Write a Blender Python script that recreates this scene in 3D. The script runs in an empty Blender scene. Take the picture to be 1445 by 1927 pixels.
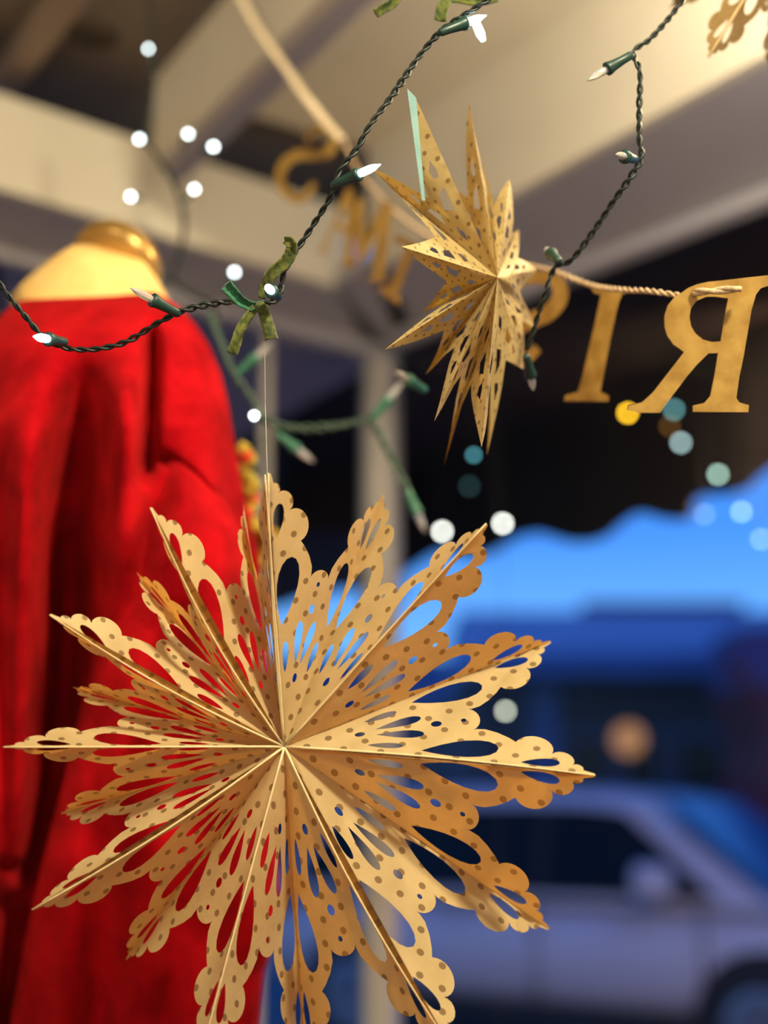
import bpy, bmesh, math, random
from mathutils import Vector, Matrix
from mathutils.geometry import delaunay_2d_cdt
random.seed(7)
R = math.radians
S = bpy.context.scene
COL = S.collection
# ------------------------------------------------------------------ camera
FPX = 50/36*1927
PITCH = math.atan((1500-963.5)/FPX)
CAM = Vector((0, 0, 1.5))
FWD = Vector((0, math.cos(PITCH), math.sin(PITCH)))
UPV = Vector((0, -math.sin(PITCH), math.cos(PITCH)))
RT = Vector((1, 0, 0))
cd = bpy.data.cameras.new('camera'); cam = bpy.data.objects.new('camera', cd); COL.objects.link(cam)
cam.location = CAM; cam.rotation_euler = (R(90)+PITCH, 0, 0)
cd.sensor_fit = 'VERTICAL'; cd.sensor_height = 36; cd.sensor_width = 27; cd.lens = 50
cd.clip_start = .02; cd.clip_end = 300
cd.dof.use_dof = True; cd.dof.focus_distance = 1.09; cd.dof.aperture_fstop = 1.85
S.camera = cam
def ray(px, py): return FWD + RT*((px-722.5)/FPX) - UPV*((py-963.5)/FPX)
def P(px, py, d): return CAM + ray(px, py)*d          # point at distance d along the view axis
def U(px, py, z):                                     # point on the level z
    r = ray(px, py); return CAM + r*((z-CAM.z)/r.z)
def onplane(px, py, a, n):
    r = ray(px, py); return CAM + r*((a-CAM).dot(n)/r.dot(n))
# ------------------------------------------------------------------ world, lights, exposure
S.view_settings.view_transform = 'Standard'; S.view_settings.look = 'None'
S.view_settings.exposure = 0; S.view_settings.gamma = 1
S.view_settings.use_curve_mapping = False
w = bpy.data.worlds.new('dusk_sky'); S.world = w; w.use_nodes = True
nt = w.node_tree; bg = nt.nodes['Background']
tc = nt.nodes.new('ShaderNodeTexCoord'); sx = nt.nodes.new('ShaderNodeSeparateXYZ'); cr = nt.nodes.new('ShaderNodeValToRGB')
nt.links.new(tc.outputs['Generated'], sx.inputs[0]); nt.links.new(sx.outputs['Z'], cr.inputs[0]); nt.links.new(cr.outputs[0], bg.inputs[0])
e = cr.color_ramp.elements
e[0].position = 0; e[0].color = (.03, .05, .12, 1)
e[1].position = 1; e[1].color = (.02, .09, .45, 1)
for p_, c_ in ((.02, (.36, .62, .93, 1)), (.09, (.17, .46, .95, 1)), (.18, (.06, .27, .90, 1))):
    q = e.new(p_); q.color = c_
bg.inputs[1].default_value = 1.3
def area(name, loc, tgt, size, energy, col, shape='DISK'):
    l = bpy.data.lights.new(name, 'AREA'); l.shape = shape; l.size = size; l.energy = energy; l.color = col
    o = bpy.data.objects.new(name, l); COL.objects.link(o); o.location = loc
    o.rotation_euler = (Vector(tgt)-Vector(loc)).to_track_quat('-Z', 'Y').to_euler()
    return o
WARM = (1, .84, .58)
area('shop_ceiling_lamp', (.55, .05, 2.68), (-.08, 1.1, 1.35), .14, 42, WARM)
area('shop_ceiling_lamp_side', (-.75, .15, 2.6), (-.3, 1.4, 1.2), .3, 5, WARM)
area('window_display_lamp', (.62, 1.45, 2.42), (0, 1.1, 1.3), .12, 7, (1, .76, .45))
sl_ = bpy.data.lights.new('header_wash_spot', 'SPOT'); sl_.energy = 85; sl_.color = (1, .90, .74); sl_.spot_size = R(95); sl_.spot_blend = 1; sl_.shadow_soft_size = .05  # unseen spot, added to brighten the header and nearby ceiling
so_ = bpy.data.objects.new('header_wash_spot', sl_); COL.objects.link(so_); so_.location = (.50, .95, 2.32)
so_.rotation_euler = (Vector((.42, 1.75, 2.78))-so_.location).to_track_quat('-Z', 'Y').to_euler()
area('interior_fill', (.0, -1.6, 1.6), (0, 1.8, 2.4), 1.6, 20, (1, .87, .74))  # unseen fill light behind the camera, added to lift the interior
area('shop_spill_light', (1.2, 3.0, 2.4), (1.6, 9, .3), .5, 85, (1, .58, .36))  # added light for shop glow spilling onto the car
# ------------------------------------------------------------------ materials
def mat(name, col=(.5, .5, .5), rough=.6, metal=0, spec=None, emit=None, es=0, noise=None, bump=0, nscale=20, sheen=0, trans=0, col2=None, coat=0):
    m = bpy.data.materials.new(name); m.use_nodes = True; t = m.node_tree; b = t.nodes['Principled BSDF']
    b.inputs['Base Color'].default_value = (*col, 1); b.inputs['Roughness'].default_value = rough; b.inputs['Metallic'].default_value = metal
    if spec is not None: b.inputs['Specular IOR Level'].default_value = spec
    if emit: b.inputs['Emission Color'].default_value = (*emit, 1); b.inputs['Emission Strength'].default_value = es
    if sheen: b.inputs['Sheen Weight'].default_value = sheen; b.inputs['Sheen Roughness'].default_value = .4
    if trans: b.inputs['Transmission Weight'].default_value = trans
    if coat: b.inputs['Coat Weight'].default_value = coat
    if col2 or bump:
        c = t.nodes.new('ShaderNodeTexCoord'); n = t.nodes.new('ShaderNodeTexNoise'); n.inputs['Scale'].default_value = nscale; n.inputs['Detail'].default_value = 4
        t.links.new(c.outputs['Object'], n.inputs['Vector'])
        if col2:
            r = t.nodes.new('ShaderNodeValToRGB'); r.color_ramp.elements[0].position = .35; r.color_ramp.elements[1].position = .65
            r.color_ramp.elements[0].color = (*col, 1); r.color_ramp.elements[1].color = (*col2, 1)
            t.links.new(n.outputs['Fac'], r.inputs[0]); t.links.new(r.outputs[0], b.inputs['Base Color'])
        if bump:
            bp = t.nodes.new('ShaderNodeBump'); bp.inputs['Strength'].default_value = bump; bp.inputs['Distance'].default_value = .002
            t.links.new(n.outputs['Fac'], bp.inputs['Height']); t.links.new(bp.outputs[0], b.inputs['Normal'])
    return m
def paper(name, base, base2, dot, dots=True, transl=.45, tcol=(.85, .42, .08), bump=.5, veins=False):
    m = bpy.data.materials.new(name); m.use_nodes = True; t = m.node_tree; N = t.nodes; L = t.links
    b = N['Principled BSDF']; out = N['Material Output']; b.inputs['Roughness'].default_value = .5
    uv = N.new('ShaderNodeUVMap'); oc = N.new('ShaderNodeTexCoord')
    nz = N.new('ShaderNodeTexNoise'); nz.inputs['Scale'].default_value = 45; nz.inputs['Detail'].default_value = 5
    L.new(oc.outputs['Object'], nz.inputs['Vector'])
    rp = N.new('ShaderNodeValToRGB'); rp.color_ramp.elements[0].position = .3; rp.color_ramp.elements[1].position = .7
    rp.color_ramp.elements[0].color = (*base, 1); rp.color_ramp.elements[1].color = (*base2, 1)
    L.new(nz.outputs['Fac'], rp.inputs[0]); colr = rp.outputs[0]
    if veins:
        wv = N.new('ShaderNodeTexWave'); wv.inputs['Scale'].default_value = 12; wv.inputs['Distortion'].default_value = 14; wv.inputs['Detail Scale'].default_value = 1.5
        L.new(uv.outputs[0], wv.inputs['Vector']); mv = N.new('ShaderNodeMix'); mv.data_type = 'RGBA'; mv.inputs[7].default_value = (*dot, 1)
        mp = N.new('ShaderNodeMath'); mp.operation = 'MULTIPLY'; mp.inputs[1].default_value = .55; 
        pw = N.new('ShaderNodeMath'); pw.operation = 'POWER'; pw.inputs[1].default_value = 4
        L.new(wv.outputs['Fac'], pw.inputs[0]); L.new(pw.outputs[0], mp.inputs[0]); L.new(mp.outputs[0], mv.inputs[0]); L.new(colr, mv.inputs[6]); colr = mv.outputs[2]
    if dots:
        fs = []
        for off in ((0, 0), (.5, .5)):
            sc = N.new('ShaderNodeMapping'); sc.inputs['Scale'].default_value = (8.2, 11.5, 1); sc.inputs['Location'].default_value = (off[0]+.2, off[1]+.05, 0)
            L.new(uv.outputs[0], sc.inputs['Vector'])
            fr = N.new('ShaderNodeVectorMath'); fr.operation = 'FRACTION'; L.new(sc.outputs[0], fr.inputs[0])
            sb = N.new('ShaderNodeVectorMath'); sb.operation = 'SUBTRACT'; sb.inputs[1].default_value = (.5, .5, 0); L.new(fr.outputs[0], sb.inputs[0])
            ml = N.new('ShaderNodeVectorMath'); ml.operation = 'MULTIPLY'; ml.inputs[1].default_value = (1, .72, 0); L.new(sb.outputs[0], ml.inputs[0])
            ln = N.new('ShaderNodeVectorMath'); ln.operation = 'LENGTH'; L.new(ml.outputs[0], ln.inputs[0]); fs.append(ln.outputs['Value'])
        mn = N.new('ShaderNodeMath'); mn.operation = 'MINIMUM'; L.new(fs[0], mn.inputs[0]); L.new(fs[1], mn.inputs[1])
        lt = N.new('ShaderNodeMapRange'); lt.inputs['From Min'].default_value = .105; lt.inputs['From Max'].default_value = .088; L.new(mn.outputs[0], lt.inputs[0])
        f2 = N.new('ShaderNodeMath'); f2.operation = 'MULTIPLY'; f2.inputs[1].default_value = .85; L.new(lt.outputs[0], f2.inputs[0])
        mx = N.new('ShaderNodeMix'); mx.data_type = 'RGBA'; mx.inputs[7].default_value = (*dot, 1); L.new(f2.outputs[0], mx.inputs[0]); L.new(colr, mx.inputs[6]); colr = mx.outputs[2]
    L.new(colr, b.inputs['Base Color'])
    bp = N.new('ShaderNodeBump'); bp.inputs['Strength'].default_value = bump; bp.inputs['Distance'].default_value = .0006
    n2 = N.new('ShaderNodeTexNoise'); n2.inputs['Scale'].default_value = 260; n2.inputs['Detail'].default_value = 3; L.new(oc.outputs['Object'], n2.inputs['Vector'])
    L.new(n2.outputs['Fac'], bp.inputs['Height']); L.new(bp.outputs[0], b.inputs['Normal'])
    tr = N.new('ShaderNodeBsdfTranslucent'); mc = N.new('ShaderNodeMix'); mc.data_type = 'RGBA'; mc.blend_type = 'MULTIPLY'; mc.inputs[0].default_value = 1
    mc.inputs[7].default_value = (*tcol, 1); g = N.new('ShaderNodeGamma'); g.inputs[1].default_value = .5; L.new(colr, g.inputs[0]); L.new(g.outputs[0], mc.inputs[6]); L.new(mc.outputs[2], tr.inputs[0])
    ms = N.new('ShaderNodeMixShader'); ms.inputs[0].default_value = transl
    L.new(b.outputs[0], ms.inputs[1]); L.new(tr.outputs[0], ms.inputs[2]); L.new(ms.outputs[0], out.inputs[0])
    return m
M_GOLD = paper('dotted_gold_paper', (.66, .52, .24), (.78, .63, .32), (.20, .125, .045))
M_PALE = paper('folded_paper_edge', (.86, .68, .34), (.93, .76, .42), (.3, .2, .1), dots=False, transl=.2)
M_GOLD2 = paper('spiky_star_paper', (.50, .39, .15), (.62, .50, .22), (.18, .11, .03), tcol=(.72, .48, .11), transl=.38)
M_BROWN = paper('marbled_brown_paper', (.24, .17, .07), (.34, .25, .11), (.16, .09, .025), dots=False, veins=True, transl=.2, tcol=(.6, .35, .08))
M_LETTER = mat('brushed_gold_card', (.30, .17, .028), .5, .15, col2=(.45, .28, .06), nscale=55, bump=.3)
M_WIRE = mat('dark_green_wire', (.004, .011, .008), .45)
M_SOCK = mat('green_socket_plastic', (.008, .035, .028), .4, col2=(.012, .05, .04), nscale=90)
M_SOCKF = mat('pale_green_socket_plastic', (.04, .20, .12), .4)
M_LIT = mat('lit_bulb', (1, 1, 1), .3, emit=(.62, .93, 1), es=9)
M_LITW = mat('lit_led_white', (1, 1, 1), .3, emit=(.80, .93, .95), es=15)
M_CLEAR = mat('clear_bulb_glass', (.9, .9, .86), .08, trans=.65)
M_TWINE = mat('jute_twine', (.42, .29, .16), .9, col2=(.66, .50, .30), nscale=200, bump=.6)
M_TWINEP = mat('pale_cotton_twine', (.68, .55, .34), .9, col2=(.86, .74, .50), nscale=120, bump=.6)
M_VEL = mat('green_velvet', (.022, .045, .004), .85, sheen=.3, col2=(.11, .12, .012), nscale=160, bump=.6)
M_VEL2 = mat('emerald_velvet', (.006, .06, .025), .7, sheen=.5, col2=(.02, .16, .06), nscale=160, bump=.6)
M_THREAD = mat('clear_nylon_thread', (.6, .55, .5), .3)
def red_knit():
    m = mat('red_brushed_knit', (.30, .0015, .005), .95, sheen=.2, col2=(.54, .005, .010), nscale=22, bump=0)
    t = m.node_tree; b = t.nodes['Principled BSDF']; b.inputs['Sheen Tint'].default_value = (1, .08, .06, 1)
    b.inputs['Specular IOR Level'].default_value = .05
    c = t.nodes.new('ShaderNodeTexCoord'); n = t.nodes.new('ShaderNodeTexNoise'); n.inputs['Scale'].default_value = 420; n.inputs['Detail'].default_value = 4
    n2 = t.nodes.new('ShaderNodeTexNoise'); n2.inputs['Scale'].default_value = 45; ad = t.nodes.new('ShaderNodeMath'); ad.operation = 'ADD'
    t.links.new(c.outputs['Object'], n.inputs['Vector']); t.links.new(c.outputs['Object'], n2.inputs['Vector'])
    t.links.new(n.outputs['Fac'], ad.inputs[0]); t.links.new(n2.outputs['Fac'], ad.inputs[1])
    bp = t.nodes.new('ShaderNodeBump'); bp.inputs['Strength'].default_value = .9; bp.inputs['Distance'].default_value = .003
    t.links.new(ad.outputs[0], bp.inputs['Height']); t.links.new(bp.outputs[0], b.inputs['Normal'])
    return m
M_RED = red_knit()
M_SKIN = mat('warm_mannequin_fabric', (.86, .56, .17), .7, col2=(.90, .62, .22), nscale=60)
M_CAPM = mat('bronze_neck_cap', (.36, .20, .05), .3, .6, col2=(.55, .34, .10), nscale=12)
M_CEIL_LIT = mat('lit_ceiling_cream', (.70, .63, .47), .9, col2=(.74, .67, .51), nscale=4)  # brightly lit side of the ceiling, lamp light put into the colour
M_CEIL = mat('shaded_ceiling_taupe', (.20, .16, .12), .9, col2=(.23, .185, .14), nscale=3)  # dim side of the same ceiling, shade put into the colour
M_CREAM = mat('cream_trim_paint', (.74, .68, .52), .7, col2=(.78, .72, .56), nscale=5)
M_GREY = mat('shaded_trim_grey', (.42, .40, .415), .8, col2=(.45, .43, .44), nscale=4)  # undersides of the trim, their shade put into the colour
M_POST = mat('grey_cream_post_paint', (.46, .43, .37), .6, col2=(.50, .47, .41), nscale=7)
M_DARK = mat('dark_canopy_canvas', (.012, .009, .007), .9, col2=(.018, .013, .010), nscale=4)
M_CANOPY_LIT = mat('lit_canopy_grey', (.42, .36, .38), .85, col2=(.46, .40, .42), nscale=5)  # canopy underside near the window, indoor light put into the colour
M_WALL = mat('shop_wall_plaster', (.40, .33, .25), .9, col2=(.44, .37, .28), nscale=4)
M_FLOOR = mat('shop_floor_wood', (.18, .10, .05), .5, col2=(.24, .14, .07), nscale=9)
M_STREET = mat('wet_asphalt', (.05, .06, .085), .6, col2=(.07, .08, .10), nscale=6)
M_CARP = mat('white_car_paint', (.44, .42, .47), .45, col2=(.46, .44, .49), nscale=2, coat=.4)
M_CARG = mat('dark_car_glass', (.003, .003, .005), .35, spec=.15)
M_CARW = mat('windscreen_glass', (.01, .09, .22), .12)
M_TYRE = mat('tyre_rubber', (.008, .008, .009), .8)
M_RIM = mat('alloy_rim', (.25, .25, .28), .35, .8)
M_BLUEF = mat('blue_awning_canvas', (.20, .36, .64), .8, col2=(.24, .40, .68), nscale=1)
M_NAVY = mat('navy_shopfront', (.012, .022, .06), .7, col2=(.018, .03, .08), nscale=1)
M_BLUEW = mat('blue_painted_wall', (.05, .10, .28), .8, col2=(.06, .12, .32), nscale=1)
M_DRED = mat('dark_red_paint', (.14, .01, .02), .7, col2=(.18, .015, .03), nscale=1)
M_YEL = mat('yellow_felt_petal', (.62, .38, .02), .8, col2=(.45, .40, .05), nscale=90)
M_REDP = mat('red_felt_petal', (.65, .03, .01), .8, col2=(.75, .10, .02), nscale=90)
M_FOL = mat('dark_foliage', (.010, .02, .03), .9, col2=(.02, .035, .05), nscale=3)
def glass_mat():
    m = bpy.data.materials.new('window_glass'); m.use_nodes = True; t = m.node_tree; N = t.nodes; N.remove(N['Principled BSDF'])
    a = N.new('ShaderNodeBsdfTransparent'); a.inputs[0].default_value = (.97, .98, .98, 1); g = N.new('ShaderNodeBsdfGlossy'); g.inputs['Roughness'].default_value = .01
    f = N.new('ShaderNodeFresnel'); f.inputs[0].default_value = 1.12; x = N.new('ShaderNodeMixShader')
    t.links.new(f.outputs[0], x.inputs[0]); t.links.new(a.outputs[0], x.inputs[1]); t.links.new(g.outputs[0], x.inputs[2]); t.links.new(x.outputs[0], N['Material Output'].inputs[0])
    return m
M_GLASS = glass_mat()
def emis(name, c, s): return mat(name, (.1, .1, .1), .5, emit=c, es=s)
# ------------------------------------------------------------------ helpers
def link(o, parent=None):
    COL.objects.link(o)
    if parent: o.parent = parent
    return o
def obj(name, verts, faces, m, parent=None, smooth=False, uvs=None):
    me = bpy.data.meshes.new(name)
    off = world_loc(parent) if parent else Vector((0, 0, 0))
    me.from_pydata([Vector(v)-off for v in verts], [], faces); me.materials.append(m)
    if smooth: me.polygons.foreach_set('use_smooth', [True]*len(me.polygons))
    if uvs:
        ul = me.uv_layers.new(name='UVMap')
        for lp in me.loops: ul.data[lp.index].uv = uvs[lp.vertex_index]
    me.update()
    return link(bpy.data.objects.new(name, me), parent)
def world_loc(o):
    v = Vector((0, 0, 0))
    while o: v += o.location; o = o.parent
    return v
def tag(o, label, cat=None, group=None, kind=None):
    if label: o['label'] = label
    if cat: o['category'] = cat
    if group: o['group'] = group
    if kind: o['kind'] = kind
    return o
def thing(name, loc, label, cat, group=None):
    o = bpy.data.objects.new(name, None); o.empty_display_size = .02; COL.objects.link(o); o.location = loc
    return tag(o, label, cat, group)
def struct(o): o['kind'] = 'structure'; return o
def prism(poly, top=None, dz=None, vec=None):
    n = len(poly); v = [Vector(p) for p in poly]
    d = Vector(vec) if vec is not None else Vector((0, 0, dz))
    v += [p+d for p in v]
    f = [tuple(range(n)), tuple(reversed(range(n, 2*n)))] + [(i, i+n, (i+1) % n+n, (i+1) % n) for i in range(n)]
    return v, f
def boxv(lo, hi):
    (a, b, c), (d, e_, f) = lo, hi
    return prism([(a, b, c), (d, b, c), (d, e_, c), (a, e_, c)], dz=f-c)
def join(parts):
    V, Fc = [], []
    for v, f in parts:
        o = len(V); V += [Vector(x) for x in v]; Fc += [tuple(i+o for i in q) for q in f]
    return V, Fc
def spline(pts, n=10):
    pts = [Vector(p) for p in pts]; q = [2*pts[0]-pts[1]]+pts+[2*pts[-1]-pts[-2]]; out = []
    for i in range(1, len(q)-2):
        a, b, c, d = q[i-1], q[i], q[i+1], q[i+2]
        for k in range(n):
            t = k/n; out.append(.5*((2*b)+(c-a)*t+(2*a-5*b+4*c-d)*t*t+(3*b-a-3*c+d)*t**3))
    out.append(pts[-1]); return out
def resample(pts, step):
    out = [pts[0]]; acc = 0
    for a, b in zip(pts, pts[1:]):
        L = (b-a).length; 
        if L < 1e-9: continue
        t = step-acc
        while t <= L: out.append(a+(b-a)*(t/L)); t += step
        acc = (acc+L) % step
    return out
def tube(pts, r, seg=6, cap=True):
    n = len(pts); V = []; F = []
    T = [(pts[min(i+1, n-1)]-pts[max(i-1, 0)]).normalized() for i in range(n)]
    u = T[0].orthogonal().normalized()
    for i in range(n):
        u = (u-T[i]*u.dot(T[i])).normalized(); w_ = T[i].cross(u); rr = r(i/(n-1)) if callable(r) else r
        for k in range(seg):
            a = 2*math.pi*k/seg; V.append(pts[i]+(u*math.cos(a)+w_*math.sin(a))*rr)
    for i in range(n-1):
        for k in range(seg):
            F.append((i*seg+k, i*seg+(k+1) % seg, (i+1)*seg+(k+1) % seg, (i+1)*seg+k))
    if cap: F += [tuple(reversed(range(seg))), tuple(range((n-1)*seg, n*seg))]
    return V, F
def twist(pts, r, pitch, strands=2, step=None, seg=6, loose=1.0, rnd=0):
    pts = resample(pts, step or pitch/8); n = len(pts); out = []
    T = [(pts[min(i+1, n-1)]-pts[max(i-1, 0)]).normalized() for i in range(n)]
    fr = []; u = T[0].orthogonal().normalized()
    for i in range(n):
        u = (u-T[i]*u.dot(T[i])).normalized(); fr.append((u.copy(), T[i].cross(u)))
    st = step or pitch/8
    for s in range(strands):
        q = []
        for i in range(n):
            lo = 1+rnd*max(0, math.sin(i*st*37)*math.sin(i*st*61+1))
            a = 2*math.pi*(i*st/pitch + s/strands) + .6*math.sin(i*st*25); q.append(pts[i]+(fr[i][0]*math.cos(a)+fr[i][1]*math.sin(a))*r*loose*lo)
        out.append(tube(q, r, seg))
    return join(out)
def lathe(base, d, prof, seg=14):
    d = Vector(d).normalized(); u = d.orthogonal().normalized(); w_ = d.cross(u); V = []; F = []
    for r, h in prof:
        for k in range(seg):
            a = 2*math.pi*k/seg; V.append(Vector(base)+d*h+(u*math.cos(a)+w_*math.sin(a))*r)
    n = len(prof)
    for i in range(n-1):
        for k in range(seg): F.append((i*seg+k, i*seg+(k+1) % seg, (i+1)*seg+(k+1) % seg, (i+1)*seg+k))
    F += [tuple(reversed(range(seg))), tuple(range((n-1)*seg, n*seg))]
    return V, F
def lerp(tab, y):
    if y <= tab[0][0]: return tab[0][1]
    for (a, b), (c, d) in zip(tab, tab[1:]):
        if y <= c:
            t = (y-a)/(c-a); t = t*t*(3-2*t) if False else t
            return b+(d-b)*t
    return tab[-1][1]
def sm(x, a, b):
    t = min(1, max(0, (x-a)/(b-a))); return t*t*(3-2*t)
# ------------------------------------------------------------------ the room
ZC, ZH = 2.78, 2.5
def flat(pxs, z): return [U(x, y, z) for x, y in pxs]
ce = obj('ceiling', *prism([(-3, -3, ZC), (3, -3, ZC), (3, 1.2, ZC), (.05, 3.25, ZC), (-3, .9, ZC)], dz=.08), M_CEIL); struct(ce)
def header(name, near, far, zb, zt):
    # fascia board towards the room, soffit board below in the shaded tone
    n0, n1 = near; f0, f1 = far; t = (n1-n0).normalized(); inw = Vector((t.y, -t.x, 0)); 
    if inw.dot(-n0) < 0: inw = -inw
    a = struct(obj(name, *prism([n0, n1, n1-inw*.02, n0-inw*.02], dz=zt-zb), M_CREAM))
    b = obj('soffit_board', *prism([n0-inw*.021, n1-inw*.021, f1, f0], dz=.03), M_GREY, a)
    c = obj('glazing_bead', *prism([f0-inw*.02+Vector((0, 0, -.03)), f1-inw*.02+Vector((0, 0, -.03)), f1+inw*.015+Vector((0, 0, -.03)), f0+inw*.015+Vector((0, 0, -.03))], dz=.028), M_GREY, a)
    return a
RN0, RN1, RF0, RF1 = U(1445, 100, ZH), U(690, 515, ZH), U(1445, 350, ZH), U(745, 625, ZH)
def ext(a, b, k): return a+(a-b)*k
header('trim_1', (ext(RN0, RN1, .9), RN1), (ext(RF0, RF1, .8), RF1), ZH, ZC)
LN0, LN1, LF0, LF1 = U(0, 355, ZH), U(655, 545, ZH), U(0, 460, ZH), U(735, 655, ZH)
header('trim_2', (ext(LN0, LN1, .9), LN1), (ext(LF0, LF1, .8), LF1), ZH, ZC-.11)
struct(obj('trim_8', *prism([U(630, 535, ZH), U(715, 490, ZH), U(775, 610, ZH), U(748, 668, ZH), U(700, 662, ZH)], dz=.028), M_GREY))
ti = Vector((RN1.x-RN0.x, RN1.y-RN0.y, 0)).normalized(); ti = Vector((-abs(ti.y), -abs(ti.x), 0))
E0 = ext(RN0, RN1, .9)
def zz(v, z): return Vector((v.x, v.y, z))
struct(obj('trim_9', *prism([zz(E0, ZC-.02)+ti*.002, zz(RN1, ZC-.02)+ti*.002, zz(RN1, ZC-.02)+ti*.42, zz(E0, ZC-.02)+ti*.42], dz=.018), M_CEIL_LIT))  # board added to carry the lit ceiling tone
# ceiling beam running back from the header
B = [U(607, 0, 2.56), U(285, 325, 2.56), U(335, 352, 2.56), U(700, 0, 2.56)]
d = (B[0]-B[1]).normalized(); B[0] = B[0]+d*1.2; B[3] = B[3]+d*1.2
bm_ = struct(obj('trim_3', *prism([B[0]+Vector((.0, 0, .006)), B[1]+Vector((0, 0, .006)), B[1]+Vector((.02, .01, .006)), B[0]+Vector((.02, .01, .006))], dz=.17), M_CREAM))
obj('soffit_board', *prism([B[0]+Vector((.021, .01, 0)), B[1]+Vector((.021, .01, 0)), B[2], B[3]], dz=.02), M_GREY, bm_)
# second, darker beam at far left
B2 = [U(150, -60, 2.72), U(-40, 210, 2.72), U(0, 215, 2.72), U(215, -60, 2.72)]
struct(obj('trim_4', *prism(B2, dz=.05), mat('brown_beam_paint', (.33, .24, .17), .9)))
# ceiling speaker
c0 = U(178, 75, ZC-.012)
sp = thing('ceiling_speaker', c0, 'dark round speaker recessed in the brown ceiling at the upper left', 'speaker')
obj('grille', *lathe(c0, (0, 0, 1), [(.035, 0), (.04, .003), (.042, .011)], 20), mat('speaker_grille', (.05, .035, .02), .8), sp)
# posts
pc = P(716, 1200, 3.12); pc = Vector((pc.x, pc.y, 0))
def post(name, c, w_, m, z0=.5, z1=ZH): return struct(obj(name, *prism([c+Vector((w_/2*math.cos(R(a)), w_/2*math.sin(R(a)), z0)) for a in (-135, -100, -80, -45, -10, 10, 45, 80, 100, 135, 170, 190)], dz=z1-z0), m))
post('trim_5', pc, .088, M_POST)
mc = U(503, 603, ZH); post('trim_6', Vector((mc.x, mc.y, 0)), .024, M_POST)
# window walls
RE = ext(RF0, RF1, .8); LE = ext(LF0, LF1, .8)
def g2(v, z): return Vector((v.x, v.y, z))
for i, (a, b) in enumerate(((RE, pc), (pc, LE))):
    t = (b-a); t.z = 0; t.normalize(); nrm = Vector((-t.y, t.x, 0))*.004
    a2 = a+t*(.0 if i == 0 else .05); b2 = b-t*(.05 if i == 0 else 0)
    wnd = struct(obj('window_%d' % (i+1), *prism([g2(a2, .5), g2(b2, .5), g2(b2, .5)+nrm, g2(a2, .5)+nrm], dz=ZH-.5), M_GLASS))
    struct(obj('wall_front_%s' % ('right', 'left')[i], *prism([g2(a2, 0), g2(b2, 0), g2(b2, 0)+nrm*20, g2(a2, 0)+nrm*20], dz=.497), M_WALL))
def wall(name, a, b):
    t = (Vector(b)-Vector(a)).normalized(); n_ = Vector((t.y, -t.x, 0))*.06
    return struct(obj(name, *prism([Vector((*a, 0)), Vector((*b, 0)), Vector((*b, 0))+n_, Vector((*a, 0))+n_], dz=ZC), M_WALL)) if False else struct(obj(name, *prism([Vector((a[0], a[1], 0)), Vector((b[0], b[1], 0)), Vector((b[0], b[1], 0))+Vector((t.y, -t.x, 0))*.06, Vector((a[0], a[1], 0))+Vector((t.y, -t.x, 0))*.06], dz=ZC), M_WALL))
wall('wall_right', (RE.x, -2.9), (RE.x, RE.y)); wall('wall_left', (LE.x, LE.y), (LE.x, -2.9)); wall('wall_back', (LE.x, -2.9), (RE.x, -2.9))
struct(obj('floor', *prism([(LE.x-.1, -3, -.04), (RE.x+.1, -3, -.04), (RE.x+.1, RE.y+.1, -.04), (pc.x, pc.y+.1, -.04), (LE.x-.1, LE.y+.1, -.04)], dz=.04), M_FLOOR))
# ------------------------------------------------------------------ outside
struct(obj('street', *prism([(-60, 3.4, -.3), (60, 3.4, -.3), (60, 90, -.3), (-60, 90, -.3)], dz=.15), M_STREET))
# canopy
ZV = 2.25
VA, VB = U(760, 1085, ZV), U(1445, 885, ZV); vt = (VB-VA).normalized(); vn = Vector((-vt.y, vt.x, 0))
V0 = VA-vt*.0; V1 = VB+vt*2.2; V2 = V0+Vector((-1.6, .9, 0)); V3 = V0+Vector((-5, 1.2, 0))
can = thing('canopy', (0, 0, 2.5), 'dark canopy above the shop window, its valance edge scalloped against the sky', 'awning')
obj('canopy_roof', *prism([g2(RF0, 2.54)+(RF0-RF1).normalized()*1.5, g2(RF1, 2.54)+Vector((.02,-.02,0)), g2(LF1, 2.54)+Vector((-.02,-.02,0)), g2(LF0, 2.54)+(LF0-LF1).normalized()*1.8+Vector((0,.05,0)), g2(V3, 2.62), g2(V2, 2.62), g2(V0, 2.62), g2(V1, 2.62)], dz=.03), M_DARK, can)
vpx = [(700, 1100), (730, 1092), (760, 1078), (790, 1058), (815, 1042), (840, 1037), (865, 1045), (890, 1049), (915, 1044), (940, 1030), (965, 1014), (990, 1006), (1015, 1004), (1040, 1012), (1075, 1022), (1110, 1020), (1140, 1008), (1165, 985), (1190, 968), (1215, 967), (1245, 978), (1280, 980), (1297, 972), (1302, 940), (1320, 932), (1360, 932), (1400, 920), (1420, 900), (1445, 880), (1480, 860), (1520, 850), (1600, 852), (1700, 780), (1900, 700)]
vp = [onplane(x, y, VA, vn) for x, y in vpx]
vv = vp + [g2(p, 2.66) for p in vp]; n = len(vp)
vv += [p+vn*.012 for p in vv]
vf = []
for i in range(n-1):
    vf += [(i, i+1, n+i+1, n+i), (2*n+i, 3*n+i, 3*n+i+1, 2*n+i+1), (i, 2*n+i, 2*n+i+1, i+1)]
obj('valance', vv, vf, M_DARK, can)
lv = [g2(V0, 0), g2(V2, 0), g2(V3, 0)]; lp_ = []
for a, b in zip(lv, lv[1:]):
    m_ = 14
    for i in range(m_): 
        q = a.lerp(b, i/m_); lp_.append(Vector((q.x, q.y, 2.17+.05*abs(math.sin(i*math.pi/4)))))
n = len(lp_); v_ = lp_+[g2(p, 2.66) for p in lp_]; v_ += [p+Vector((0, .012, 0)) for p in v_]
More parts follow.
